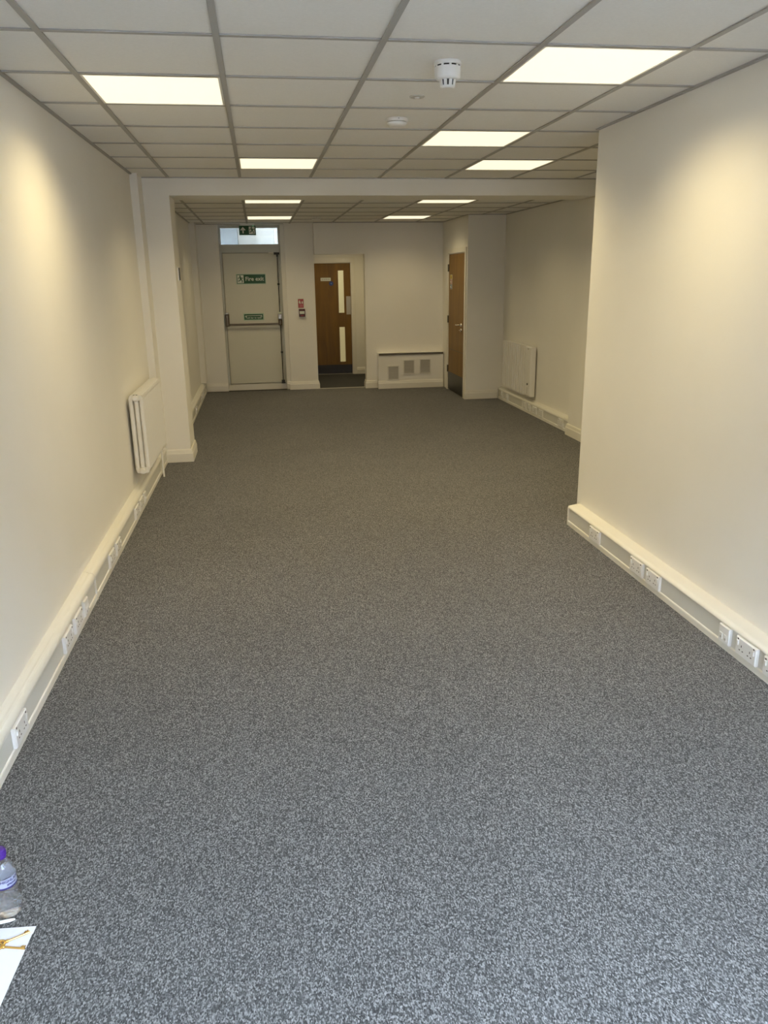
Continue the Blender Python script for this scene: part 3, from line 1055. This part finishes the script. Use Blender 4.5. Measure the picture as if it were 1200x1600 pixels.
# ================================================================== BOXED-IN UNIT WITH VENTS ON FAR WALL
YB = 11.765
XB0, XB1 = 1.732, XC - .012
t = thing('pipe_boxing', 'low cream boxing with three vent panels under a dark ledge', 'boxing', (0, YB, 0))
MB().box(XB0, XB1, 0, YW - YB, -.01, .520).build('casing', WALL, t)
MB().box(XB0 - .004, XB1, -.008, YW - YB, .520, .528).build('lid', WALL, t)
MB().box(XB0 + .004, XB1 - .005, -.011, .0, .496, .524).build('ledge_strip', DARKTRIM, t)
MB().extrude_x(skirt_prof(), XB0 - .012, XB1).build('skirting', TRIM, t)
for (xa, za) in ((1.865, .125), (2.105, .208), (2.352, .214)):
    wv, hv = .175, .215
    p = MB()
    for q in ((xa, xa + .014, za, za + hv), (xa + wv - .014, xa + wv, za, za + hv), (xa + .014, xa + wv - .014, za, za + .014), (xa + .014, xa + wv - .014, za + hv - .014, za + hv)):
        p.box(q[0], q[1], -.012, 0, q[2], q[3])
    vent = p.build('vent', PVC, t)
    MB().box(xa + .014, xa + wv - .014, -.006, -.002, za + .014, za + hv - .014).build('vent_backing', GREY, vent)
    for k in range(11):
        z = za + .020 + k * .0165
        MB().add([(xa + .014, -.010, z), (xa + wv - .014, -.010, z), (xa + wv - .014, -.005, z + .010), (xa + .014, -.005, z + .010)], [(0, 1, 2, 3)]).add(
            [(xa + .014, -.009, z), (xa + wv - .014, -.009, z), (xa + wv - .014, -.004, z + .010), (xa + .014, -.004, z + .010)], [(3, 2, 1, 0)]).build('louvre', GREY, vent)

# ================================================================== CUPBOARD DOOR (oak, right)
d3 = link('door_2', None, None, (XC, D3B, 0), -R90)     # local x runs towards the viewer
struct(d3, 'oak veneer cupboard door with a black kick plate on the right', 'door')
Wd3 = D3B - D3A
f = MB()
f.box(-.055, .012, -.016, 0, 0, D3H + .05)
f.box(Wd3 - .012, Wd3 + .055, -.016, 0, 0, D3H + .05)
f.box(.012, Wd3 - .012, -.016, 0, D3H - .012, D3H + .05)
f.build('architrave', TRIM, d3)
f = MB()
f.box(0, .022, 0, .10, 0, D3H)
f.box(Wd3 - .022, Wd3, 0, .10, 0, D3H)
f.box(.022, Wd3 - .022, 0, .10, D3H - .022, D3H)
f.build('frame', TRIM, d3)
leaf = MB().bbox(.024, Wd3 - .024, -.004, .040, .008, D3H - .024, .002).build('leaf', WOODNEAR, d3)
MB().box(.026, Wd3 - .026, -.006, -.004, .012, .27).build('kick_plate', KICK, leaf)
MB().box(.026, Wd3 - .026, -.0046, -.0038, .598, .604).build('groove', DARKTRIM, leaf)
for z in (1.73, 1.02, .31):
    MB().box(.002, .034, -.020, -.002, z - .05, z + .05).build('hinge', DARKTRIM, d3)
h = MB().lathe([(.026, 0), (.026, -.008), (.022, -.011)], 18, (Wd3 - .17, -.004, .975), axis='Y')
h.tube([(Wd3 - .17, -.010, .975), (Wd3 - .17, -.052, .975), (Wd3 - .185, -.056, .975), (Wd3 - .295, -.056, .972)], .0085, 10)
h.build('lever_handle', CHROME, leaf)
MB().lathe([(.026, 0), (.026, -.008), (.020, -.012)], 18, (Wd3 - .17, -.004, .905), axis='Y').lathe([(.010, -.012), (.009, -.03)], 12, (Wd3 - .17, -.004, .905), axis='Y').build('lock_rose', CHROME, leaf)


def door_sign(name, label, mat, mark, z, x=.165, w_=.125, h_=.062):
    t = thing(name, label, 'sign', (XC - .0045, D3B - x, z), -R90)
    MB().box(-w_ / 2, w_ / 2, -.0012, 0, -h_ / 2, h_ / 2).build('board', SIGNWHITE, t)
    MB().box(-w_ / 2 + .006, w_ / 2 - .006, -.0018, -.0012, -h_ / 2 + .004, h_ / 2 - .004).build('panel', mat, t)
    mark(t)
    return t


def mark_warn(t):
    MB().extrude_y([(-.026, -.020), (.026, -.020), (0, .024)], -.0026, -.0018).build('triangle', BLACK, t)
    MB().extrude_y([(-.010, -.012), (.010, -.012), (0, .010)], -.0030, -.0026).build('triangle_centre', YELLOW, t)


def mark_lines(t):
    MB().lathe([(.020, -.0026), (.020, -.0018)], 16, (-.03, 0, 0), axis='Y').build('disc', SIGNWHITE, t)
    for k in (-1, 0, 1):
        MB().box(.0, .048, -.0024, -.0018, k * .014 - .003, k * .014 + .003).build('text_line', SIGNWHITE, t)


door_sign('warning_sign', 'yellow warning sign, top of three on the oak cupboard door', YELLOW, mark_warn, 1.605)
door_sign('prohibition_sign', 'red prohibition sign, middle of three on the oak cupboard door', RED, mark_lines, 1.540)
door_sign('mandatory_sign', 'blue mandatory sign, bottom of three on the oak cupboard door', BLUE, mark_lines, 1.473)

# ================================================================== LOBBY DOOR
d2 = link('door_3', None, None, (0, YL, 0))
struct(d2, 'dark oak lobby door with two narrow glass panes', 'door')
X0, X1, HT = .785, 1.585, 1.87
f = MB()
f.box(X0 - .045, X0 + .010, -.018, 0, 0, HT + .075)
f.box(X1 - .010, X1 + .055, -.018, 0, 0, HT + .075)
f.box(X0 + .010, X1 - .010, -.018, 0, HT - .010, HT + .075)
f.build('architrave', TRIM, d2)
f = MB()
f.box(X0, X0 + .02, 0, .12, 0, HT)
f.box(X1 - .02, X1, 0, .12, 0, HT)
f.box(X0 + .02, X1 - .02, 0, .12, HT - .02, HT)
f.build('frame', TRIM, d2)
PA, PB = 1.346, 1.458
P1, P2 = (1.030, 1.740), (.205, .812)
a, b_, zt = X0 + .022, X1 - .022, HT - .022
f = MB()
ya, yb = .02, .064
f.box(a, PA, ya, yb, .01, zt)
f.box(PB, b_, ya, yb, .01, zt)
f.box(PA, PB, ya, yb, P1[1], zt)
f.box(PA, PB, ya, yb, P2[1], P1[0])
f.box(PA, PB, ya, yb, .01, P2[0])
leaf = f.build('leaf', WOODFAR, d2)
for (z0, z1) in (P1, P2):
    g = MB()
    g.box(PA, PA + .010, ya - .005, ya, z0, z1).box(PB - .010, PB, ya - .005, ya, z0, z1)
    g.box(PA + .010, PB - .010, ya - .005, ya, z0, z0 + .010).box(PA + .010, PB - .010, ya - .005, ya, z1 - .010, z1)
    g.build('bead', WOODFAR, leaf)
    MB().box(PA, PB, .040, .046, z0, z1).build('pane', PANE, leaf)
MB().box(a + .002, b_ - .002, ya - .003, ya, .012, .165).build('kick_plate', KICK, leaf)
MB().box(1.485, b_ - .004, ya - .003, ya, 1.01, 1.31).build('push_plate', GREY, leaf)
t = thing('door_nameplate', 'small white nameplate on the lobby door', 'sign', (1.146, YL + .020, 1.590))
MB().box(-.085, .085, -.004, 0, -.026, .026).build('plate', SIGNWHITE, t)
for (xa, xb) in ((-.070, -.045), (-.034, -.012), (-.006, .030), (.036, .068)):
    MB().box(xa, xb, -.0048, -.004, -.009, .010).build('word', GREY, t)
t = thing('round_blue_sign', 'round blue fire door disc on the lobby door', 'sign', (1.238, YL + .020, 1.522))
MB().lathe([(.036, 0), (.036, -.002)], 24, axis='Y').build('disc', BLUE, t)
MB().lathe([(.012, -.002), (.012, -.0026)], 16, axis='Y').build('mark', nmat('sign_mid_blue', (.12, .20, .42), .5), t)
struct(MB().box(.838, 1.565, 11.99, 12.03, 0, .004).build('trim_3', GREY), 'thin threshold strip at the lobby opening', 'threshold')

# ================================================================== SWITCH ON PILLAR
t = thing('wall_control', 'narrow dark wall control on the side of the left pillar', 'wall control', (XPIL, 7.565, 1.678), R90)
MB().bbox(-.036, .036, -.010, 0, -.060, .060, .003).build('faceplate', WHITE, t)
MB().bbox(-.027, .030, -.016, -.009, -.054, .054, .002).build('dark_face', BLACK, t)

# ================================================================== THINGS ON THE FLOOR, BOTTOM LEFT
BX, BY = -0.762, 1.868
t = thing('water_bottle', 'clear plastic water bottle with a purple cap on the carpet', 'bottle', (BX, BY, 0))
prof = [(.004, .004), (.020, .001), (.027, .001), (.0315, .006), (.0335, .018), (.0335, .036), (.0315, .044), (.0300, .050),
        (.0282, .055), (.0298, .059), (.0276, .064), (.0293, .068), (.0271, .073), (.0288, .077), (.0269, .082), (.0286, .086),
        (.0290, .090), (.0300, .096), (.0300, .126), (.0295, .134), (.0280, .142), (.0240, .151), (.0180, .159), (.0135, .165), (.0128, .170), (.0128, .180)]
body = MB().lathe(prof, 40, cap=False).build('body', BOTTLEP, t)
wt = [(.003, .005), (.026, .003), (.0305, .007), (.0325, .018), (.0325, .036), (.0303, .044), (.0288, .051), (.0272, .064), (.0266, .078), (.0276, .088), (.0290, .097), (.0290, .118)]
cp_ = MB().lathe([(.0150, .176), (.0150, .198), (.0140, .2005), (.005, .201)], 28)
for k in range(28):
    a = 2 * math.pi * k / 28
    cp_.box(.0149 * math.cos(a) - .0006, .0149 * math.cos(a) + .0006, .0149 * math.sin(a) - .0006, .0149 * math.sin(a) + .0006, .180, .197)
cp_.build('cap', PURPLE, t)
lab = MB().lathe([(.03035, .096), (.0304, .124)], 40, cap=False).build('label', LABELLIGHT, t)
MB().lathe([(.0307, .0930), (.0307, .0985)], 40, cap=False).build('label_band', LABELBLUE, lab)


def wrap_text(s, size, z, ang, r, mat):
    me = text_mesh(s, size, mat, .0004)
    for v in me.vertices:
        a = ang + v.co.x / r
        v.co = (r * math.cos(a), r * math.sin(a), z + v.co.z)
    return me


AV = math.atan2(-BY, -BX) + 0.55
link('lettering', wrap_text('HIGHLAND', .0115, .1165, AV, .0308, LABELBLUE), lab)
link('lettering', wrap_text('SPRING', .0080, .1055, AV, .0308, LABELBLUE), lab)

# papers
pa = math.radians(-4.6)
for k, (ox, oy, z, lb) in enumerate(((-.680, 1.782, .0003, 'lower white paper sheet under the brass keys'), (-.6765, 1.7985, .0012, 'upper white paper sheet lying under the brass keys'))):
    s = MB()
    n = 6
    L_, W_ = .297, .21
    if k == 1:
        v = [(-W_, -.03, 0), (0.0, -.03, 0), (0, 0, 0), (-W_, 0, 0)]
        s.box(-W_, 0, -.026, 0, 0, .0004)
        s.box(-W_, -.004, -L_, -.026, 0, .0004)
    else:
        s.box(-W_, 0, -L_, 0, 0, .0004)
    ob = s.build('paper_sheet', PAPER, None, (ox, oy, z), pa)
    tag(ob, lb, 'paper', 'papers on the carpet')
    if k == 1:
        for q in range(7):
            MB().box(-.19, -.085 - .004 * (q % 3), -.11 - q * .011, -.1085 - q * .011, .0004, .00045).build('printed_line', nmat('faint_grey_print', (.62, .62, .66), .8) if 'faint_grey_print' not in MATS else MATS['faint_grey_print'], ob)


def brass_key(label, tip, hub, flip=1):
    tip, hub = Vector(tip), Vector(hub)
    d = tip - hub
    L_ = d.length
    t = thing('brass_key', label, 'key', (hub.x, hub.y, .0055), math.atan2(d.y, d.x), 'brass keys on the papers')
    MB().tube([(.004, 0, 0), (L_, 0, 0)], .0026, 10).build('shaft', BRASS, t)
    MB().box(L_ - .014, L_ - .003, 0, .007 * flip, -.0012, .0012).box(L_ - .011, L_ - .009, .006 * flip, .0095 * flip, -.0012, .0012).box(L_ - .006, L_ - .0035, .006 * flip, .0095 * flip, -.0012, .0012).build('bit', BRASS, t)
    MB().lathe([(.0030, 0), (.0045, .002), (.0045, .005), (.0030, .007)], 12, (.002, 0, 0), axis='X').build('collar', BRASS, t)
    b = MB()
    N = 20
    pts = [(-.012 + .0125 * math.cos(2 * math.pi * k / N), .0105 * math.sin(2 * math.pi * k / N), 0) for k in range(N + 1)]
    b.tube(pts, .0034, 8)
    b.build('bow', BRASS, t)
    return t


brass_key('brass key pointing up and away across the paper', (-.686, 1.777, 0), (-.742, 1.752, 0), 1)
brass_key('brass key pointing right to the edge of the paper', (-.684, 1.722, 0), (-.746, 1.738, 0), 1)

t = thing('white_pen', 'slim white pen lying between the bottle and papers', 'pen', (-.738, 1.829, .0052), math.pi + .16)
MB().tube([(0, 0, 0), (.012, 0, 0), (.13, 0, 0)], [.0022, .0046, .0048], 12).build('barrel', WHITE, t)
MB().box(.095, .128, -.0015, .0015, .004, .0068).build('clip', WHITE, t)
